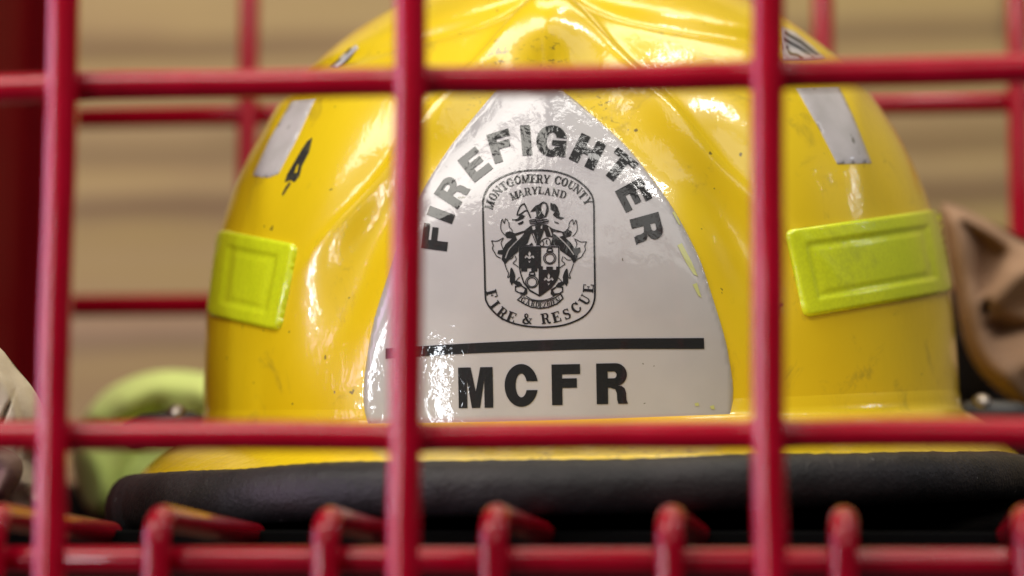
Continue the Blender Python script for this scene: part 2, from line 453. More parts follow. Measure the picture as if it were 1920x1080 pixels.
def serif(ch):
    """bracketed serif capitals, height 1, y up; returns layers and width"""
    T, t, s, o = .25, .12, .095, .09
    def st(x, w=T, y0=0, y1=1, f=1, g=1):
        r = [(rc(x-w/2, y0, x+w/2, y1), 1)]
        if f: r.append((rc(x-w/2-o, y0, x+w/2+o, y0+s), 1))
        if g: r.append((rc(x-w/2-o, y1-s, x+w/2+o, y1), 1))
        return r
    def ln(p, w): return [(q, 1) for q in stroke_poly(p, w)]
    if ch == 'I': return st(.22), .44
    if ch == 'M': return st(.16, t)+st(.88, T)+ln([(.14, .99), (.5, .03)], .19)+ln([(.88, .99), (.5, .03)], t), 1.06
    if ch == 'N': return st(.15, t, g=0)+st(.78, t, f=0)+ln([(.10, .97), (.78, .03)], .2)+[(rc(0, 1-s, .28, 1), 1)], .92
    if ch == 'O': return [(arc(.42, .5, .42, .52, 0, 360, 32)[:-1], 1), (arc(.42, .5, .175, .40, 0, 360, 28)[:-1], 0)], .84
    if ch == 'C': return [(arc(.42, .5, .42, .52, 0, 360, 32)[:-1], 1), (arc(.45, .5, .21, .40, 0, 360, 28)[:-1], 0), (rc(.56, .30, 1, .66), 0), (rc(.70, .62, .79, .98), 1)], .80
    if ch == 'G': return [(arc(.42, .5, .42, .52, 0, 360, 32)[:-1], 1), (arc(.45, .5, .21, .40, 0, 360, 28)[:-1], 0), (rc(.56, .38, 1, .66), 0), (rc(.70, .62, .79, .98), 1), (rc(.62, .0, .80, .42), 1), (rc(.52, .36, .90, .43), 1)], .88
    if ch == 'T': return st(.40, g=0)+[(rc(0, .92, .8, 1), 1), ([(0, 1), (.05, 1), (.08, .72), (0, .72)], 1), ([(.8, 1), (.75, 1), (.72, .72), (.8, .72)], 1)], .80
    if ch == 'E': return st(.2)+[(rc(.2, .92, .72, 1), 1), (rc(.2, 0, .74, .08), 1), (rc(.2, .47, .55, .54), 1), (rc(.66, .72, .74, 1), 1), (rc(.68, 0, .77, .30), 1), (rc(.51, .38, .58, .63), 1)], .78
    if ch == 'F': return st(.2)+[(rc(.2, .92, .70, 1), 1), (rc(.2, .46, .53, .53), 1), (rc(.64, .70, .73, 1), 1), (rc(.49, .37, .56, .62), 1)], .74
    if ch == 'L': return st(.2)+[(rc(.2, 0, .72, .08), 1), (rc(.66, 0, .75, .32), 1)], .76
    bowl = lambda y0, y1, x1: [([(.2, y1), (x1-.22, y1)]+arc(x1-.22, (y0+y1)/2, .22, (y1-y0)/2, 90, -90, 12)+[(.2, y0)], 1),
                               ([(.30, y1-.08), (x1-.24, y1-.08)]+arc(x1-.27, (y0+y1)/2, .09, (y1-y0)/2-.08, 90, -90, 10)+[(.30, y0+.08)], 0)]
    if ch == 'R': return st(.2)+bowl(.45, 1, .72)+ln([(.45, .49), (.56, .40), (.62, .12), (.72, .03), (.86, .05)], .17), .86
    if ch == 'B': return st(.2)+bowl(.48, 1, .68)+bowl(0, .54, .76), .78
    if ch == 'D': return st(.2)+[([(.2, 1), (.40, 1)]+arc(.40, .5, .44, .5, 90, -90, 18)+[(.2, 0)], 1), ([(.30, .92), (.40, .92)]+arc(.40, .5, .23, .42, 90, -90, 14)+[(.30, .08)], 0)], .84
    if ch == 'Y': return st(.43, y1=.48, g=0)+ln([(.12, .98), (.43, .40)], .18)+ln([(.74, .98), (.43, .40)], t)+[(rc(0, .925, .28, 1), 1), (rc(.60, .925, .86, 1), 1)], .86
    if ch == 'A': return ln([(.40, 1), (.14, .03)], t)+ln([(.38, .98), (.70, .03)], .2)+[(rc(.2, .28, .6, .35), 1), (rc(.02, 0, .27, s), 1), (rc(.53, 0, .88, s), 1)], .88
    if ch == 'U': return [(rc(.10, .3, .30, 1), 1), (rc(.64, .3, .72, 1), 1)]+ln(arc(.43, .33, .25, .28, 180, 360), [.2-.12*i/14 for i in range(15)])+[(rc(0, .925, .40, 1), 1), (rc(.54, .925, .82, 1), 1)], .84
    if ch == 'S': return ln([(.60, .74), (.52, .92), (.34, .96), (.17, .88), (.15, .70), (.30, .56), (.50, .44), (.58, .28), (.50, .10), (.32, .04), (.16, .09), (.08, .28)], [.07, .08, .10, .13, .17, .2, .2, .17, .13, .10, .08, .07])+[(rc(.58, .68, .65, 1), 1), (rc(.04, 0, .11, .32), 1)], .70
    if ch == 'Z': return [(rc(.04, .92, .72, 1), 1), (rc(.02, 0, .74, .08), 1), ([(.50, .95), (.73, .95), (.24, .05), (.01, .05)], 1), (rc(.04, .72, .12, 1), 1), (rc(.66, 0, .74, .30), 1)], .76
    if ch == '&': return ln([(.86, .50), (.74, .24), (.58, .06), (.32, .03), (.13, .16), (.16, .36), (.36, .52), (.54, .66), (.56, .84), (.44, .96), (.30, .90), (.28, .74), (.42, .48), (.66, .16), (.90, .03)], [.06, .08, .11, .14, .17, .16, .12, .1, .1, .08, .11, .15, .2, .2, .12])+[(rc(.68, .47, .98, .54), 1)], .98

def place(layers, cx, cy, ang, w, h, bw=1.0):
    """unit box letters (width bw) into photo pixels: centre, clockwise tilt in degrees, size"""
    a = math.radians(ang); out = []
    for poly, ink in layers:
        q = []
        for x, y in poly:
            u = (x/bw-.5)*w; v = (y-.5)*h
            q.append((cx+u*math.cos(a)+v*math.sin(a), cy+u*math.sin(a)-v*math.cos(a)))
        out.append((q, ink))
    return out

def serif_line(items, ox, oy, sc, h, squeeze=1.0):
    out = []
    for ch, x, y, a in items:
        ls, w = serif(ch)
        out.append(place(ls, ox+x/sc, oy+y/sc, a, w*h/sc*squeeze, h/sc, w))
    return out

# ------------------------------------------------------------------ helmet materials
def at_shell(x, y): return to_wld(hit([x], [y]))[0]
YEL, N, L, b = mat('helmet_yellow', (.80, .53, .006), .30, .9, .018)
c = mix(N, L, mrange(N, L, noise(N, L, 22, 3), .3, .7), (.80, .55, .006), (.85, .60, .009))
grime = mrange(N, L, noise(N, L, 60, 6, .7, (1, 1, 1), .8), .56, .72)
c = mix(N, L, math_n(N, L, 'MULTIPLY', grime, .42), c, (.30, .20, .03))
specks = mrange(N, L, noise(N, L, 330, 2, .5), .735, .76)
c = mix(N, L, math_n(N, L, 'MULTIPLY', specks, .8), c, (.06, .045, .02))
wear = mrange(N, L, noise(N, L, 420, 5, .65, (1, 1, 1.5), .5), .56, .64)
for (x, y, r) in ((945, 105, 9), (1030, 100, 8), (1120, 208, 10), (915, 195, 8), (700, 850, 18), (1000, 850, 30), (1250, 850, 22), (1230, 60, 9)):
    w_ = near(N, L, at_shell(x, min(y, 780)) if y < 800 else at(x, y, 712), r)
    c = mix(N, L, math_n(N, L, 'MULTIPLY', math_n(N, L, 'MULTIPLY', w_, wear), .65), c, (.09, .07, .03))
L.new(c, b.inputs['Base Color'])
wrinkle_coat(N, L, b, .18, .10)
WHT, N, L, b = mat('shield_white', (.60, .57, .56), .35, 1.0, .04)
c = mix(N, L, mrange(N, L, noise(N, L, 40, 5), .35, .7), (.475, .455, .45), (.43, .41, .41))
c = mix(N, L, mrange(N, L, noise(N, L, 260, 3), .735, .75), c, (.15, .14, .10))
L.new(c, b.inputs['Base Color'])
# the clear film on the shield is crinkled most around its top
n1 = noise(N, L, 300, 3, .5, (1, 1, .8), .8); top = near(N, L, at_shell(1040, 260), 52)
low = math_n(N, L, 'MULTIPLY', near(N, L, at_shell(800, 740), 30), .4)
amt = math_n(N, L, 'ADD', math_n(N, L, 'MAXIMUM', top, low), .12)
nb = bump(N, L, math_n(N, L, 'MULTIPLY', n1, amt), 1.0, .00028)
L.new(nb, b.inputs['Coat Normal'])
N2, L2 = BLACK.node_tree.nodes, BLACK.node_tree.links
n1 = noise(N2, L2, 300, 3, .5, (1, 1, .8), .8); top = near(N2, L2, at_shell(1040, 260), 52); low = math_n(N2, L2, 'MULTIPLY', near(N2, L2, at_shell(800, 740), 30), .4)
amt = math_n(N2, L2, 'ADD', math_n(N2, L2, 'MAXIMUM', top, low), .12)
nb = bump(N2, L2, math_n(N2, L2, 'MULTIPLY', n1, amt), 1.0, .00028)
L2.new(nb, N2['Principled BSDF'].inputs['Coat Normal'])
LIME, N, L, b = mat('lime_reflective', (.52, .70, .01), .30, .8, .06)
c = mix(N, L, mrange(N, L, noise(N, L, 50, 4), .3, .7), (.76, .84, .016), (.68, .77, .012))
vo = N.new('ShaderNodeTexVoronoi'); vo.inputs['Scale'].default_value = 950; g = N.new('ShaderNodeNewGeometry'); L.new(g.outputs['Position'], vo.inputs['Vector'])
c = mix(N, L, mrange(N, L, vo.outputs['Distance'], .25, .75, 0, .3), c, (.55, .62, .01))
grit = math_n(N, L, 'MULTIPLY', mrange(N, L, noise(N, L, 45, 6, .7), .55, .72), .35)
c = mix(N, L, grit, c, (.30, .33, .05))
L.new(mix(N, L, mrange(N, L, noise(N, L, 180, 4), .70, .76), c, (.14, .16, .03)), b.inputs['Base Color'])
wrinkle_coat(N, L, b, .35, .15)
STK, N, L, b = mat('sticker_grey', (.52, .48, .48), .4, .4, .1)
c = mix(N, L, mrange(N, L, noise(N, L, 90, 5), .35, .7), (.54, .50, .50), (.46, .43, .42))
L.new(mix(N, L, mrange(N, L, noise(N, L, 200, 4, .6, (1, 1, .35)), .66, .72), c, (.14, .13, .10)), b.inputs['Base Color'])
SCUFF, N, L, b = mat('rubber_scuff', (.02, .02, .015), .6)
L.new(mix(N, L, mrange(N, L, noise(N, L, 500, 4, .7), .5, .62), (.015, .015, .012), (.09, .08, .03)), b.inputs['Base Color'])
SMEAR, N, L, b = mat('yellow_smear', (.52, .53, .20), .35, .9, .05)
EDGE, N, L, b = mat('rubber_edging', (.020, .017, .0175), .5, 0, .03, 0, .35)
c = mix(N, L, mrange(N, L, noise(N, L, 45, 5, .6), .35, .7), (.012, .0105, .0108), (.023, .019, .0195))
c = mix(N, L, mrange(N, L, noise(N, L, 330, 3, .6), .73, .75), c, (.28, .26, .25))
L.new(c, b.inputs['Base Color'])
nb = bump(N, L, noise(N, L, 900, 3, .6), .5, .0005)
L.new(bump(N, L, noise(N, L, 160, 4, .6), .4, .0012, nb), b.inputs['Normal'])
BOLT, N, L, b = mat('worn_steel', (.42, .36, .30), .38, 0, .03, 1.0)
L.new(mix(N, L, noise(N, L, 300, 3), (.50, .45, .40), (.18, .12, .08)), b.inputs['Base Color'])
BRK, N, L, b = mat('black_plastic', (.015, .013, .014), .45)
L.new(bump(N, L, noise(N, L, 400, 3), .3, .0005), b.inputs['Normal'])

# ------------------------------------------------------------------ helmet
helmet = empty('fire_helmet', HO)
tag(helmet, 'glossy yellow fire helmet with white front shield reading FIREFIGHTER and MCFR, black edged brim', 'helmet')

def shell_mesh():
    nA, nE = 520, 230
    ph = np.linspace(0, 2*np.pi, nA, endpoint=False)
    V = []
    el = np.concatenate([[-.10, -.05], np.linspace(0, math.pi/2*.9985, nE)])
    for e in el:
        d = np.stack([np.cos(e)*np.sin(ph), -np.cos(e)*np.cos(ph), np.full(nA, math.sin(e))], -1)
        V.append(to_wld(surf_dir(d)))
    V = np.concatenate(V); Fc = []
    for i in range(len(el)-1):
        for k in range(nA):
            k2 = (k+1) % nA; Fc.append((i*nA+k, i*nA+k2, (i+1)*nA+k2, (i+1)*nA+k))
    Fc.append(tuple((len(el)-1)*nA+k for k in range(nA)))
    return V, Fc
V, Fc = shell_mesh(); shell = mesh_obj('shell', V, Fc, YEL, helmet)

def brim_edge(ph):
    """outer edge of the brim, local mm (ph = 0 at the front)"""
    s, c_ = np.sin(ph), np.cos(ph); k = 2/2.15
    x = 137.5*np.sign(s)*np.abs(s)**k
    y = -np.sign(c_)*np.abs(c_)**k*np.where(c_ > 0, 186, 215)
    z = -21.0+2.2*np.abs(s)**2.2 - 8*np.maximum(-c_, 0)**2
    return np.stack([x, y, z], -1)
def brim_mesh():
    nA = 360; ph = np.linspace(0, 2*np.pi, nA, endpoint=False)
    d = np.stack([np.sin(ph), -np.cos(ph), np.zeros(nA)], -1); base = surf_dir(d)
    e = brim_edge(ph)
    zb = -9.0*np.maximum(np.cos(ph), 0)**1.5
    rows = []
    b0 = base.copy(); b0[:, 2] = zb+7; b0[:, :2] *= .9975; rows.append(b0)
    for t, zz in ((0.0, 5.0), (.004, 3.2), (.012, 1.8), (.03, .6), (.06, -.3), (.12, -1.0)):
        p = base+(e-base)*t; p[:, 2] = zb+zz; p[:, :2] *= 1.002; rows.append(p)
    last = rows[-1]
    for t in np.linspace(.1, 1, 14):
        p = last+(e-last)*t; p[:, 2] += 1.5*math.sin(math.pi*t); rows.append(p)
    under = [rows[-1]-np.array([0, 0, 2.5])]
    for t in (.8, .6, .4, .2, .0): 
        p = last+(e-last)*t; p[:, 2] += 1.5*math.sin(math.pi*t)-3.2; under.append(p)
    rows += under
    V = to_wld(np.concatenate(rows)); Fc = []
    for i in range(len(rows)-1):
        for k in range(nA):
            k2 = (k+1) % nA; Fc.append((i*nA+k, (i+1)*nA+k, (i+1)*nA+k2, i*nA+k2))
    return V, Fc
V, Fc = brim_mesh(); mesh_obj('brim', V, Fc, YEL, helmet)
# black liner that closes the helmet from below
nA = 120; ph = np.linspace(0, 2*np.pi, nA, endpoint=False); e = brim_edge(ph)
Lr = [e*np.array([.93, .93, 1])+np.array([0, 0, -4]), e*np.array([.80, .78, 1])+np.array([0, 0, -7]), e*np.array([.3, .3, 1])+np.array([0, 0, -2])]
V = to_wld(np.concatenate(Lr)); Fc = []
for i in range(2):
    for k in range(nA): k2 = (k+1) % nA; Fc.append((i*nA+k, i*nA+k2, (i+1)*nA+k2, (i+1)*nA+k))
Fc.append(tuple(2*nA+k for k in range(nA)))
mesh_obj('liner', V, Fc, MATBOARD, helmet)

def edging():
    nA, n = 420, 26; ph = np.linspace(0, 2*np.pi, nA, endpoint=False); e = brim_edge(ph)
    V = []; Fc = []
    rng = np.random.RandomState(3)
    wob = sum(np.sin(ph*k+rng.rand()*6)*a for k, a in ((5, .35), (9, .25), (17, .12)))
    for i in range(nA):
        t = e[(i+1) % nA]-e[i-1]; t[2] = 0; t /= np.linalg.norm(t); out = np.array([t[1], -t[0], 0])
        if out@e[i] < 0: out = -out
        side = abs(math.sin(ph[i]))**3
        hz = 7.1+(2.4 if math.sin(ph[i]) < 0 else -.9)*side; hr = 6.0
        for k in range(n):
            a = 2*math.pi*k/n; ca, sa = math.cos(a), math.sin(a)
            rr = hr*np.sign(ca)*abs(ca)**.85; zz = hz*np.sign(sa)*abs(sa)**.8
            if sa > 0: rr += -1.5*sa           # lip leans over the yellow
            V.append(e[i]+out*(rr+1.0)+np.array([0, 0, zz-6.6+(2.6*side if math.sin(ph[i]) > 0 else 0)+wob[i]*(.3+.7*(sa > 0))]))
    V = np.array(V); V[:, 2] += .18*np.sin(V[:, 0]*.9+V[:, 1]*.4)*np.sin(V[:, 1]*.7-V[:, 0]*.31)
    V = to_wld(V)
    for i in range(nA):
        j = (i+1) % nA
        for k in range(n): k2 = (k+1) % n; Fc.append((i*n+k, j*n+k, j*n+k2, i*n+k2))
    return V, Fc
V, Fc = edging(); mesh_obj('edge_trim', V, Fc, EDGE, helmet)

# white front shield
SH = [(935, 164), (905, 205), (876, 236), (849, 269), (820, 312), (790, 362), (763, 418), (741, 480), (722, 540), (708, 580), (697, 624), (687, 684), (682, 740), (686, 780), (692, 812),
      (1000, 812), (1363, 810), (1370, 780), (1374, 730), (1366, 670), (1355, 621), (1340, 576), (1317, 501), (1295, 452), (1269, 404), (1242, 362), (1212, 321), (1179, 280), (1141, 243), (1100, 209), (1059, 174), (1040, 160), (990, 154)]
shp = smooth_path(SH[:15], False)+smooth_path(SH[16:]+[SH[0]], False)[:-1]
shield = sheet('front_shield', shp, 6.0, lambda d: .25+.75*np.clip(d/2.5, 0, 1)**.6, WHT, helmet, edge_step=5)
SO = 1.16
C1 = lambda x, y: (680+x/2.667, 160+y/2.667)
FF = [('F', 371, 765, -83, 47, 48), ('I', 399, 656, -70, 18, 49), ('R', 455, 540, -57, 45, 52), ('E', 568, 405, -38, 44, 53), ('F', 700, 315, -17, 43, 56), ('I', 821, 286, -4, 18, 56),
      ('G', 946, 289, 5, 56, 56), ('H', 1122, 343, 26, 51, 53), ('T', 1278, 418, 39, 50, 55), ('E', 1352, 557, 62, 45, 55), ('R', 1420, 722, 75, 49, 55)]
print_on('lettering', [place(sans(ch), *C1(x, y), a, w, h) for ch, x, y, a, w, h in FF], SO, BLACK, shield)
C3 = lambda x, y: (680+x/2.667, 520+y/2.667)
MC = [('M', 570, 553, -1, 64, 76), ('C', 796, 542, -.5, 62, 77), ('F', 1018, 538, -1, 53, 76), ('R', 1246, 533, -1, 58, 76)]
print_on('lettering', [place(sans(ch), *C3(x, y), a, w, h) for ch, x, y, a, w, h in MC], SO, BLACK, shield)
bar = [C3(*p) for p in ((125, 358), (400, 340), (600, 329), (850, 318), (1080, 311), (1300, 308), (1700, 306), (1702, 360), (1300, 360), (1080, 364), (850, 371), (600, 380), (400, 390), (125, 410))]
print_on('stripe', [[(bar, 1)]], SO, BLACK, shield)
# crest
BX, BY, BS = 890, 310, 3.483
bp = [(60, 270), (65, 220), (85, 170), (125, 125), (180, 90), (250, 62), (330, 47), (400, 43), (480, 46), (560, 60), (640, 90), (700, 130), (745, 175), (770, 220), (778, 280), (780, 450), (783, 650), (785, 830), (780, 890), (760, 940), (720, 985), (660, 1020), (580, 1047), (500, 1058), (420, 1060), (330, 1052), (240, 1030), (170, 995), (115, 945), (85, 900), (75, 850), (70, 650), (63, 450)]
bp = [(BX+x/BS, BY+y/BS) for x, y in smooth_path(bp)]
groups = [[(q, 1) for q in stroke_poly(bp, 3.2, True)]]
top_l = [('M', 103, 268, -73), ('O', 124, 214, -60), ('N', 155, 176, -48), ('T', 194, 146, -36), ('G', 235, 122, -24), ('O', 284, 106, -14), ('M', 336, 98, -6), ('E', 386, 97, 0), ('R', 428, 99, 3), ('Y', 472, 101, 8),
         ('C', 545, 108, 14), ('O', 590, 120, 20), ('U', 633, 140, 30), ('N', 674, 166, 40), ('T', 706, 204, 50), ('Y', 738, 244, 63)]
groups += serif_line(top_l, BX, BY, BS, 54, .95)
groups += serif_line([('M', 262, 208, -20), ('A', 306, 193, -13), ('R', 350, 180, -8), ('Y', 395, 174, -2), ('L', 436, 173, 3), ('A', 480, 180, 8), ('N', 530, 189, 12), ('D', 580, 200, 15)], BX, BY, BS, 48, 1.0)
groups += serif_line([('F', 117, 845, 76), ('I', 137, 915, 53), ('R', 186, 968, 38), ('E', 244, 995, 22), ('&', 345, 1005, 2), ('R', 466, 1003, -8), ('E', 535, 994, -16), ('S', 602, 975, -26), ('C', 662, 935, -42), ('U', 718, 882, -60), ('E', 742, 808, -86)], BX, BY, BS, 68, 1.0)
groups += serif_line([('G', 320, 884, 24), ('A', 353, 898, 17), ('R', 384, 908, 11), ('D', 412, 914, 6), ('E', 436, 917, 1), ('Z', 459, 916, -3), ('B', 484, 908, -9), ('I', 503, 903, -12), ('E', 522, 897, -16), ('N', 547, 886, -22)], BX, BY, BS, 33, .90)
EX, EY, ES = 920, 380, 5.142
e_ = lambda p: [(EX+x/ES, EY+y/ES) for x, y in p]
mir = lambda p: [(940-x, y+8) for x, y in p]
arms = []
def K(p, ink=1): arms.append((e_(p), ink))
def SK(p, w=10, ink=1, closed=False):
    for q in stroke_poly(smooth_path(p, closed, 4), w, closed): arms.append((e_(q), ink))
# mantling
K([(150, 300), (190, 287), (240, 307), (330, 280), (390, 232), (460, 215), (540, 222), (600, 262), (700, 292), (750, 270), (785, 292), (775, 330), (722, 348), (770, 392), (812, 452), (862, 440), (868, 480), (838, 512), (835, 560), (802, 596), (772, 540), (700, 490), (672, 470), (664, 425), (470, 420), (275, 430), (272, 480), (205, 535), (146, 602), (112, 560), (120, 512), (72, 502), (78, 470), (122, 464), (150, 410), (215, 355), (160, 352), (146, 322)])
for p in ([(148, 545), (180, 462), (235, 400), (290, 345), (322, 305)], [(804, 512), (745, 430), (690, 372), (640, 325), (605, 300)]): SK(p, 12, 0)
K([(245, 330), (330, 300), (300, 340), (262, 372)], 0); K([(600, 290), (690, 300), (700, 330), (660, 340)], 0); SK([(560, 245), (578, 290), (590, 330)], 13, 0)
K([(400, 238), (432, 232), (436, 268), (410, 276)], 0); K([(486, 235), (504, 222), (500, 262), (484, 262)], 0)
K([(340, 415), (362, 398), (392, 310), (418, 305), (448, 398), (440, 425), (418, 430), (402, 395), (372, 418)], 0); SK([(404, 312), (420, 350), (440, 400)], 8)
K([(470, 418), (480, 385), (520, 275), (540, 340), (600, 345), (582, 415), (515, 432)], 0)
SK([(470, 412), (500, 372), (545, 352), (575, 372), (578, 410)], 9); SK([(500, 372), (515, 405), (500, 432), (470, 412)], 9); SK([(545, 370), (538, 395), (552, 414)], 9)
K([(430, 290), (462, 278), (496, 292), (486, 318), (440, 318)]); K([(440, 330), (478, 324), (470, 352), (446, 352)])
# the side scrolls of the mantling
for f in (lambda p: p, mir):
    SK(f([(15, 378), (72, 380), (128, 352), (108, 395), (120, 440), (128, 462)]), 8); SK(f([(15, 378), (32, 420), (26, 455), (48, 495), (66, 525), (104, 545)]), 9)
    SK(f([(150, 330), (112, 285), (104, 235), (118, 172), (138, 212), (150, 168), (180, 200), (186, 245), (212, 275), (208, 310)]), 8)
    SK(f([(140, 590), (160, 650), (178, 690), (170, 728), (192, 712), (204, 640), (232, 690), (240, 730)]), 9)
    SK(f([(240, 520), (252, 560), (222, 590), (250, 612), (272, 630)]), 8); SK(f([(160, 552), (200, 552), (228, 525)]), 7)
    K(f([(204, 640), (236, 695), (242, 760), (285, 770), (310, 800), (285, 815), (245, 800), (222, 780), (210, 808), (190, 770), (192, 725)])); SK(f([(285, 725), (262, 748), (246, 775)]), 8)
    K(f([(238, 810), (300, 800), (355, 835), (360, 880), (330, 905), (290, 885), (240, 862)])); K(f([(250, 822), (300, 815), (335, 842), (322, 872), (280, 870), (250, 852)]), 0)
# crest above the helm
K([(466, 30), (510, 0), (548, 20), (560, 60), (540, 150), (470, 172), (430, 160), (440, 110), (400, 98), (385, 104), (410, 70), (440, 40)])
K([(500, 25), (530, 22), (542, 60), (525, 140), (498, 110), (488, 60)], 0); K([(405, 100), (440, 92), (445, 150), (415, 160)], 0)
K([(578, 14), (628, 30), (650, 60), (668, 120), (660, 145), (715, 158), (680, 176), (635, 158), (602, 130), (620, 100), (580, 80)])
K([(616, 190), (660, 208), (655, 216), (618, 206)]); SK([(330, 25), (362, 95), (390, 160)], 13); SK([(548, 30), (560, 80), (535, 150)], 8)
SK([(335, 22), (300, 38), (275, 80), (262, 132), (300, 118), (335, 92), (362, 92)], 12)
K([(262, 132), (310, 128), (335, 140), (320, 165), (260, 190), (215, 182), (208, 172), (260, 166), (285, 145)]); K([(275, 225), (265, 212), (318, 186), (322, 205), (300, 222)])
K([(372, 182), (400, 172), (470, 166), (545, 170), (566, 182), (556, 212), (500, 214), (440, 216), (384, 220)])
for p in ([(378, 190), (430, 182)], [(440, 178), (500, 176)], [(510, 180), (560, 184)], [(384, 208), (440, 200)], [(450, 196), (510, 194)], [(520, 200), (556, 204)]): SK(p, 7, 0)
# the quartered escutcheon
esc = [(277, 430), (664, 430), (668, 680), (645, 760), (590, 832), (476, 914), (380, 862), (320, 785), (292, 705), (277, 640)]
K(esc, 1); K([(489, 442), (652, 442), (654, 625), (634, 625), (634, 655), (602, 655), (602, 625), (540, 625), (540, 655), (506, 655), (506, 622), (489, 622)], 0)
K([(290, 640), (300, 640), (300, 672), (356, 672), (356, 640), (396, 640), (396, 672), (454, 672), (454, 640), (466, 640), (466, 892), (385, 845), (330, 775), (303, 700)], 0)
for cx_, cy__ in ((572, 545), (402, 772)):
    SK(arc(cx_, cy__, 59, 56, 0, 345, 24), 9, 1, True); SK(arc(cx_, cy__+2, 44, 43, 0, 345, 22), 9, 1, True)
    K([(cx_-34, cy__-60), (cx_-22, cy__-100), (cx_+26, cy__-100), (cx_+36, cy__-60)]); K(rc(cx_-16, cy__-88, cx_+18, cy__-72), 0)
for cx_, cy__ in ((378, 528), (562, 742)):
    K([(cx_, cy__-56), (cx_+14, cy__-30), (cx_+5, cy__+2), (cx_+34, cy__-16), (cx_+48, cy__+8), (cx_+38, cy__+20), (cx_+24, cy__+4), (cx_+8, cy__+22), (cx_-8, cy__+22), (cx_-24, cy__+4), (cx_-38, cy__+20), (cx_-48, cy__+8), (cx_-34, cy__-16), (cx_-5, cy__+2), (cx_-14, cy__-30)], 0)
    K([(cx_-16, cy__+36), (cx_, cy__+42), (cx_+16, cy__+36), (cx_, cy__+64)], 0)
SK([(345, 905), (400, 938), (480, 948), (560, 935), (612, 905), (596, 858)], 8)
# motto ribbon
K([(288, 884), (330, 915), (390, 942), (470, 956), (560, 944), (630, 915), (680, 878), (708, 930), (650, 985), (560, 1022), (480, 1032), (390, 1018), (320, 985), (256, 944), (298, 905)])
K([(300, 898), (345, 930), (400, 954), (470, 966), (560, 954), (630, 926), (672, 894), (692, 928), (642, 974), (556, 1011), (480, 1020), (394, 1007), (326, 975), (272, 940), (308, 915)], 0)
groups.insert(1, arms)
print_on('crest', groups, SO, BLACK, shield, grid=6, seg=4)
for q in ([(1268, 462), (1276, 458), (1294, 492), (1306, 520), (1298, 516), (1284, 494)], [(1296, 535), (1304, 532), (1313, 560), (1307, 556)], [(1300, 757), (1307, 755), (1309, 761), (1302, 762)], [(1328, 762), (1336, 760), (1338, 768), (1332, 768)], [(1258, 402), (1262, 400), (1274, 425), (1270, 424)]):
    print_on('paint_smear', [[(q, 1)]], SO, SMEAR, shield)

# reflective patches: raised plastic with a sunk panel
def patch_off(w1, w2):
    return lambda d: 0.2+1.15*np.clip(d/5, 0, 1)**.5 - .55*np.clip((d-w1)/6, 0, 1) + .3*np.clip((d-w1-w2)/6, 0, 1)
pr = round_poly([(1470, 432), (1757, 391), (1784, 548), (1507, 596)], 16)
sheet('reflective_patch', pr, 4.0, patch_off(28, 12), LIME, helmet, edge_step=4)
pl = round_poly([(411, 429), (560, 458), (527, 622), (389, 591)], 16)
sheet('reflective_patch', pl, 4.0, patch_off(26, 12), LIME, helmet, edge_step=4)

def bracket(px, py, d, sgn):
    """black plastic clip with a steel screw on the brim's side"""
    c = to_loc(at(px, py, d)[None])[0]
    P = lambda dx, dy, dz: to_wld((c+np.array([dx*sgn, dy, dz]))[None])[0]
    V, Fc = tube_data([P(-8, -5, -6.6), P(-4, -5, -5.4), P(3, -5, -5.2), P(11, -4, -5.4), P(16, -3, -7.5)], [4.0, 5.2, 5.2, 4.8, 3.8], 20)
    br = mesh_obj('clip', V, Fc, BRK, helmet)
    a = P(0, -7.0, -1.2); ax = (P(0, -1.2, 1)-P(0, 0, 0)); ax /= np.linalg.norm(ax)
    u = np.cross(ax, FWD); u /= np.linalg.norm(u); w = np.cross(ax, u)
    V = []; Fc = []; prof = [(1.6, -3.5), (1.6, -.6), (3.3, -.2), (3.3, .4), (3.0, 1.1), (2.5, 1.8), (1.7, 2.3), (.8, 2.6), (.01, 2.7)]
    for r, h in prof:
        for k in range(20):
            t = 2*math.pi*k/20; V.append(a+ax*h+r*(math.cos(t)*u+math.sin(t)*w))
    for i in range(len(prof)-1):
        for k in range(20): k2 = (k+1) % 20; Fc.append((i*20+k, i*20+k2, (i+1)*20+k2, (i+1)*20+k))
    Fc.append(tuple(range(20))[::-1])
    mesh_obj('screw', V, Fc, BOLT, br)
bracket(340, 772, 905, -1)
bracket(1838, 752, 905, 1)

# grey reflective stickers high on the sides, scuffs
sheet('sticker', [(548, 188), (592, 183), (556, 262), (522, 326), (503, 333), (474, 330), (505, 262)], 6, lambda d: .12+.25*np.clip(d/3, 0, 1), STK, helmet, edge_step=5)
sheet('sticker', [(1492, 164), (1572, 161), (1600, 220), (1634, 306), (1570, 308), (1535, 240)], 6, lambda d: .12+.25*np.clip(d/3, 0, 1), STK, helmet, edge_step=5)
st = sheet('sticker', [(1462, 50), (1490, 60), (1524, 88), (1548, 112), (1520, 116), (1466, 116)], 6, lambda d: .12+.25*np.clip(d/3, 0, 1), STK, helmet, edge_step=5)
def lines_px(ps, w):
    return [[(q, 1) for q in stroke_poly(p, w)] for p in ps]
print_on('sticker_print', lines_px([[(1468, 62), (1500, 80), (1532, 106)], [(1466, 74), (1496, 90), (1524, 110)], [(1472, 88), (1480, 103), (1494, 106), (1504, 114)]], 5), .45, BLACK, st)
st = sheet('sticker', [(618, 128), (646, 100), (668, 84), (672, 90), (650, 110), (632, 130)], 6, lambda d: .12+.25*np.clip(d/3, 0, 1), STK, helmet, edge_step=5)
print_on('sticker_print', lines_px([[(624, 126), (640, 111)], [(650, 102), (660, 92)]], 3), .45, BLACK, st)
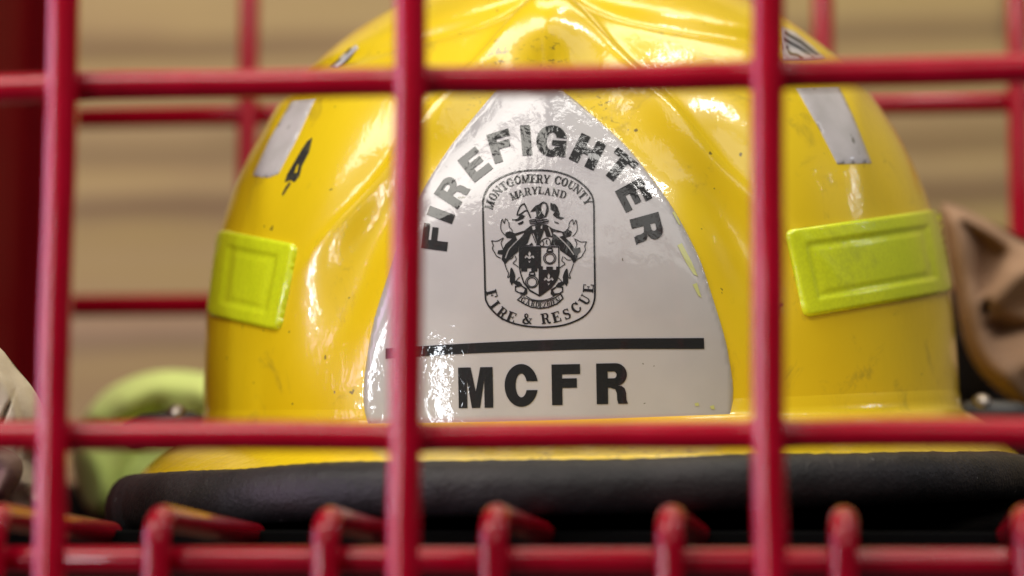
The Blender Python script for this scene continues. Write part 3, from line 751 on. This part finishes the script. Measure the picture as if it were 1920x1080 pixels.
print_on('scuff', [[([(586, 258), (580, 285), (566, 312), (562, 330), (552, 342), (545, 338), (534, 342), (538, 328), (552, 304), (566, 280), (577, 264)], 1), ([(556, 312), (560, 306), (558, 322), (552, 326)], 0)],
                   [([(542, 342), (546, 344), (538, 356), (530, 368), (529, 364), (534, 354)], 1)], [([(492, 457), (496, 456), (498, 463), (496, 469), (491, 467)], 1)]], .08, SCUFF, helmet)

def cloth_mat(name, a, b_, sc=60, weave=900, coat=0):
    m, N, L, b = mat(name, a, .8)
    b.inputs['Sheen Weight'].default_value = .2 if a[1] > .3 else 0
    b.inputs['Specular IOR Level'].default_value = .3 if a[0] > .05 else .05
    L.new(mix(N, L, mrange(N, L, noise(N, L, sc, 5, .6), .35, .68), a, b_), b.inputs['Base Color'])
    nb = bump(N, L, noise(N, L, weave, 2), .4, .0004)
    L.new(bump(N, L, noise(N, L, 110, 4), .5, .0015, nb), b.inputs['Normal'])
    return m
CREAM = cloth_mat('cream_leather', (.56, .48, .35), (.49, .41, .29), 30, 1500)
GREEN = cloth_mat('lime_fabric', (.80, .94, .30), (.60, .82, .22), 30)
BROWN = cloth_mat('tan_leather', (.36, .22, .135), (.29, .17, .10), 30)
BLKFILL = cloth_mat('black_filler', (.008, .007, .007), (.014, .011, .01), 40)  # near-black colour of the added shade sheet and the box behind the helmet
PURP = cloth_mat('shaded_leather', (.17, .10, .085), (.13, .075, .06), 40)


# ------------------------------------------------------------------ red wire locker
locker = empty('wire_locker', (76, 0, -80))
tag(locker, 'red powder coated wire mesh locker with square grid in front of the helmet', 'locker')
R_ = 3.45
for i in range(-1, 4):
    x = i*76.2
    rod('vertical_wire', (x, -3.1, -190), (x, -3.1, 260), R_, RED, locker)
for z in (-152.4, 0, 76.2, 152.4):
    rod('horizontal_wire', (-90, 3.1, z), (300, 3.1, z), R_*.93, RED, locker, [90+i*76.2 for i in range(-1, 4)])
YB = 545.0
BKX = [float(on_y(px, 100, YB)[0]) for px in (466, 826, 1184, 1543, 1908)]
BKZ = [float(on_y(960, py, YB+6)[2]) for py in (-156, 205, 565, 925)]
for x in BKX: wire('back_wire', [(x, YB, -190), (x, YB, 300)], 4.3, RED, locker)
for z in BKZ: wire('back_wire', [(BKX[0]-125, YB+8.5, z), (BKX[-1]+60, YB+8.5, z)], 4.6, RED, locker)
xs = float(on_y(62, 400, YB)[0])
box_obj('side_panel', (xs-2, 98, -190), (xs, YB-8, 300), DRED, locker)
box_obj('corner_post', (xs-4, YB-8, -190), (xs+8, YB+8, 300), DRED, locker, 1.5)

shelf = empty('wire_shelf', (76, 25, -60))
tag(shelf, 'red wire shelf with bent hook ends and a front rail under the helmet', 'shelf')
d_h = 623.0
for i in range(-2, 8):
    px = 285+i*325.5
    X = float(at(px, 1000, d_h)[0])+[0, .3, 0, .2, -.5, .1, -.4, .6, .3, 0][i+2]; Y0 = 21.0; zt = -16.9+[0, .3, 0, -.4, .3, .1, -.2, .2, 0, 0][i+2]; r = [6.5, 6.2, 6.5, 6.0, 6.8, 6.4, 6.9, 6.3, 6.5, 6.5][i+2]
    pts = [(X, Y0, -190), (X, Y0, -60), (X, Y0, zt-r)]
    for a in (15, 30, 45, 60, 75, 90):
        t = math.radians(a); pts.append((X, Y0+r*(1-math.cos(t)), zt-r+r*math.sin(t)))
    pts += [(X, Y0+40, zt-.6), (X, Y0+98, zt-1.6)]
    wire('hook_wire', pts, 3.05, RED, shelf, 28)
wire('front_rail', [(-100, 27.3, -26.2), (100, 27.3, -26.2), (320, 27.3, -26.2)], 3.1, RED, shelf, 28)
#wire('cross_wire', [(-100, 60, -22.9), (100, 60, -22.9), (320, 60, -22.9)], 2.6, RED, shelf, 20)
board = box_obj('shelf_board', (-420, 112, -27), (520, YB-10, -17.5), MATBOARD, None, .8)
tag(board, 'black board lying on the red wire shelf beneath the yellow helmet', 'board')

blocker = box_obj('reflection_blocker', (-190, 498, -17.4), (360, 528, 10), BLKFILL, None, 5)  # added so that the hooks reflect something dark instead of the wall
tag(blocker, 'low added black box lying across the back of the shelf behind the helmet', 'blocker')

# ------------------------------------------------------------------ boards behind the locker
WOOD, N, L, b = mat('timber', (.30, .2, .11), .7)
g = N.new('ShaderNodeNewGeometry'); sp = N.new('ShaderNodeSeparateXYZ'); L.new(g.outputs['Position'], sp.inputs[0])
ramp = N.new('ShaderNodeValToRGB'); ramp.color_ramp.interpolation = 'LINEAR'
ZT, ZB = float(at(300, -60, 1720)[2]), float(at(300, 1160, 1720)[2])
mr = N.new('ShaderNodeMapRange'); mr.inputs[1].default_value = ZT*MM; mr.inputs[2].default_value = ZB*MM
wob = math_n(N, L, 'MULTIPLY', math_n(N, L, 'SUBTRACT', noise(N, L, 5, 3, .5, (1, 1, 3)), .5), .03)
L.new(math_n(N, L, 'ADD', sp.outputs['Z'], wob), mr.inputs[0]); L.new(mr.outputs[0], ramp.inputs[0])
Y2 = lambda y: (y+60)/1220
TAN, BRN = (.34, .255, .082), (.18, .12, .035)
stops = [(-60, TAN), (35, TAN), (62, BRN), (92, BRN), (118, TAN), (240, (.29,.21,.075)), (268, BRN), (298, BRN), (316, TAN), (340, (.30,.22,.08)), (362, (.15,.095,.03)), (388, (.15,.095,.03)), (412, (.27,.20,.055)), (520, (.29, .215, .065)), (610, (.27, .18, .09)), (640, (.12,.075,.03)), (660, (.26,.185,.06)), (800, (.24,.17,.055))]
cr = ramp.color_ramp
while len(cr.elements) < len(stops): cr.elements.new(.5)
for e, (y, c) in zip(cr.elements, stops): e.position = Y2(y)
for e, (y, c) in zip(cr.elements, stops): e.color = (*c, 1)
cl = mix(N, L, mrange(N, L, noise(N, L, 14, 4, .5, (.25, 1, 2)), .35, .7, 0, .35), ramp.outputs[0], (.20, .12, .06))
cl = mix(N, L, mrange(N, L, noise(N, L, 9, 4, .6, (.12, 1, 7)), .38, .66, 0, .18), cl, (.36, .28, .13))
L.new(cl, b.inputs['Base Color'])
wall = box_obj('timber_wall', (-900, 1080, -700), (1100, 1100, 900), WOOD)
tag(wall, 'tan horizontal timber board wall out of focus behind the locker', 'wall')
BLOCKDARK, N, L, b = mat('blocker_dark', (.025, .022, .02), .8, 0, .03, 0, .1)
L.new(mix(N, L, noise(N, L, 8, 4), (.018, .016, .015), (.035, .03, .027)), b.inputs['Base Color'])
tag(box_obj('low_blocker', (-1500, 570, -90), (1700, 1079, -75), BLOCKDARK), kind='structure')  # unseen dark slab, added to keep the wall's reflection off the hooks
DK, N, L, b = mat('dark_timber', (.07, .05, .02), .7)
X1, X2 = float(at(1884, 50, 1710)[0]), float(at(1903, 50, 1710)[0]); ZL = float(at(1890, 84, 1710)[2])
bt = box_obj('batten', (X1, 1072, ZL), (X2, 1080, 500), DK); tag(bt, 'short dark upright strip on the timber wall at the upper right', 'batten')

# ------------------------------------------------------------------ soft goods: sheets of cloth with real folds
def cloth(name, outline, base_d, ridges, mat_, label, cat, step=7, thick=2.5, tilt=None, roll=14, rollw=22, nz=1.0, pits=()):
    """outline in photo pixels; ridges = (polyline, half width px, height mm): positive comes forward"""
    q = resample(smooth_path(outline, True, 4), step)
    xs_ = [p[0] for p in q]; ys_ = [p[1] for p in q]
    gx, gy = np.meshgrid(np.arange(min(xs_), max(xs_), step), np.arange(min(ys_), max(ys_), step)); gx = gx.ravel(); gy = gy.ravel()
    k = inside_poly(gx, gy, q); gx, gy = gx[k], gy[k]; k = dist_poly(gx, gy, q) > step*.5; gx, gy = gx[k], gy[k]
    n = len(q)
    vs, es, fs, ov, oe, of = delaunay_2d_cdt([Vector(p) for p in q]+[Vector((a, c)) for a, c in zip(gx, gy)], [(i, (i+1) % n) for i in range(n)], [], 1, 1e-4, True)
    x = np.array([v[0] for v in vs]); y = np.array([v[1] for v in vs])
    h = np.zeros(len(x))
    for line, w, hh in ridges:
        L_ = smooth_path(line, False, 5) if len(line) > 2 else line
        d = np.full(len(x), 1e9)
        for a, c in zip(L_[:-1], L_[1:]):
            a = np.array(a, float); ab = np.array(c, float)-a; t = np.clip(((x-a[0])*ab[0]+(y-a[1])*ab[1])/max(ab@ab, 1e-9), 0, 1)
            d = np.minimum(d, np.hypot(x-a[0]-t*ab[0], y-a[1]-t*ab[1]))
        h += hh*np.exp(-(d/w)**2)
    for pp, dep, soft in pits:
        pp = smooth_path(pp, True, 4); t = np.clip(dist_poly(x, y, pp)/soft, 0, 1)*inside_poly(x, y, pp); h -= dep*t*t*(3-2*t)
    rng = np.random.RandomState(len(name))
    for k_ in range(5):
        a = rng.rand()*6.28; f = .03+rng.rand()*.05; h += nz*.5*np.sin((x*math.cos(a)+y*math.sin(a))*f+rng.rand()*6)
    e = np.clip(dist_poly(x, y, q)/rollw, 0, 1); edge = np.sqrt(np.clip(1-(1-e)**2, 0, 1))
    h += roll*(edge-1)
    tl = tilt or (0, 0); xc, yc = np.mean(xs_), np.mean(ys_)
    D = base_d-h+tl[0]*(x-xc)+tl[1]*(y-yc)
    P = CAM+D[:, None]*ray(x, y)
    # back side: a rounded body behind the front sheet
    back = (base_d+roll+thick+thick*3*edge)
    Pb = CAM+back[:, None]*ray(x, y)
    m = len(P); Fc = [tuple(f)[::-1] for f in fs]+[tuple(i+m for i in f) for f in fs]
    idx = {}
    for i, o in enumerate(ov):
        for j in o:
            if j < n: idx[j] = i
    for i in range(n):
        a, c = idx[i], idx[(i+1) % n]
        if a != c: Fc.append((a, c, c+m, a+m))
    o = mesh_obj(name, np.concatenate([P, Pb]), Fc, mat_)
    bm = bmesh.new(); bm.from_mesh(o.data); bmesh.ops.recalc_face_normals(bm, faces=bm.faces); bm.to_mesh(o.data); bm.free()
    tag(o, label, cat); return o

# cream glove at the left edge
cloth('work_glove', [(-120, 640), (-40, 628), (0, 652), (30, 690), (62, 728), (84, 775), (96, 850), (92, 930), (70, 962), (-20, 968), (-130, 960)], 742,
      [([(60, 860), (70, 910), (50, 935)], 20, -7)], CREAM, 'cream leather work glove folded at the left edge beside the helmet', 'glove', 4, roll=20, rollw=55, nz=.25,
      pits=[([(-90, 690), (-20, 684), (2, 694), (22, 716), (38, 758), (45, 800), (46, 850), (30, 900), (-20, 930), (-90, 920)], -9, 16),
            ([(-6, 800), (4, 772), (16, 748), (25, 728), (29, 742), (20, 766), (10, 790), (0, 812)], 5, 7)])
cloth('leather_cuff', [(-110, 842), (-20, 838), (20, 846), (40, 862), (42, 890), (26, 920), (0, 948), (-60, 958), (-120, 940)], 722,  # not a cuff: darker sheet for the shaded part of the cream glove
      [([(-10, 850), (14, 880), (0, 920)], 20, 5)], PURP, 'dark brown sheet for the shaded part of the cream glove at the left edge', 'shade_sheet', 5, roll=9, rollw=22)  # shaded part of the glove, put in as a separate darker sheet
# lime bundle behind the helmet
cloth('fabric_bundle', [(146, 800), (170, 762), (205, 728), (258, 704), (318, 694), (390, 702), (450, 730), (480, 800), (470, 900), (420, 958), (330, 972), (215, 972), (172, 965), (146, 920), (132, 860), (135, 825)], 1065,
      [([(190, 775), (260, 730), (350, 722), (430, 760)], 36, 7), ([(235, 796), (262, 784), (296, 778)], 13, -7), ([(160, 840), (185, 890), (200, 950)], 24, 4), ([(225, 960), (235, 900), (260, 850)], 20, -4)],
      GREEN, 'lime green fabric bundle behind the left side of the helmet brim', 'bundle', 7, roll=15, rollw=90)
# tan leather at the right edge
cloth('leather_mitt', [(1764, 388), (1790, 386), (1850, 412), (1912, 450), (1980, 480), (2030, 560), (2030, 800), (1985, 800), (1935, 775), (1890, 745), (1850, 712), (1820, 670), (1800, 610), (1788, 540), (1772, 460)], 985,
      [([(1900, 690), (1960, 672), (2010, 668)], 40, 10), ([(1870, 560), (1910, 520), (1960, 500)], 30, 7), ([(1796, 420), (1815, 520), (1830, 600), (1862, 680), (1915, 740)], 22, 5)],
      BROWN, 'crumpled tan leather glove with open cuff to the right of the helmet', 'glove', 4, roll=14, rollw=24, nz=.6,
      pits=[([(1782, 400), (1820, 414), (1862, 438), (1897, 468), (1886, 505), (1864, 535), (1834, 566), (1824, 520), (1812, 462)], 9, 28),
            ([(1838, 606), (1866, 586), (1920, 592), (1990, 588), (1990, 628), (1920, 636), (1868, 648), (1848, 630)], 9, 26),
            ([(1838, 576), (1850, 556), (1858, 580), (1846, 598)], 14, 8)])
cloth('equipment_bag', [(1740, 560), (1800, 545), (1840, 600), (1900, 690), (2000, 760), (2050, 830), (2050, 990), (1650, 990), (1700, 700)], 1065,  # not a bag: black sheet added in place of the shadow
      [([(1820, 640), (1860, 760)], 20, 8)], BLKFILL, 'added black sheet in place of the shadow between the helmet and the tan glove', 'backing', 7, roll=16, rollw=30)  # black sheet added in place of the shadow beside the tan glove
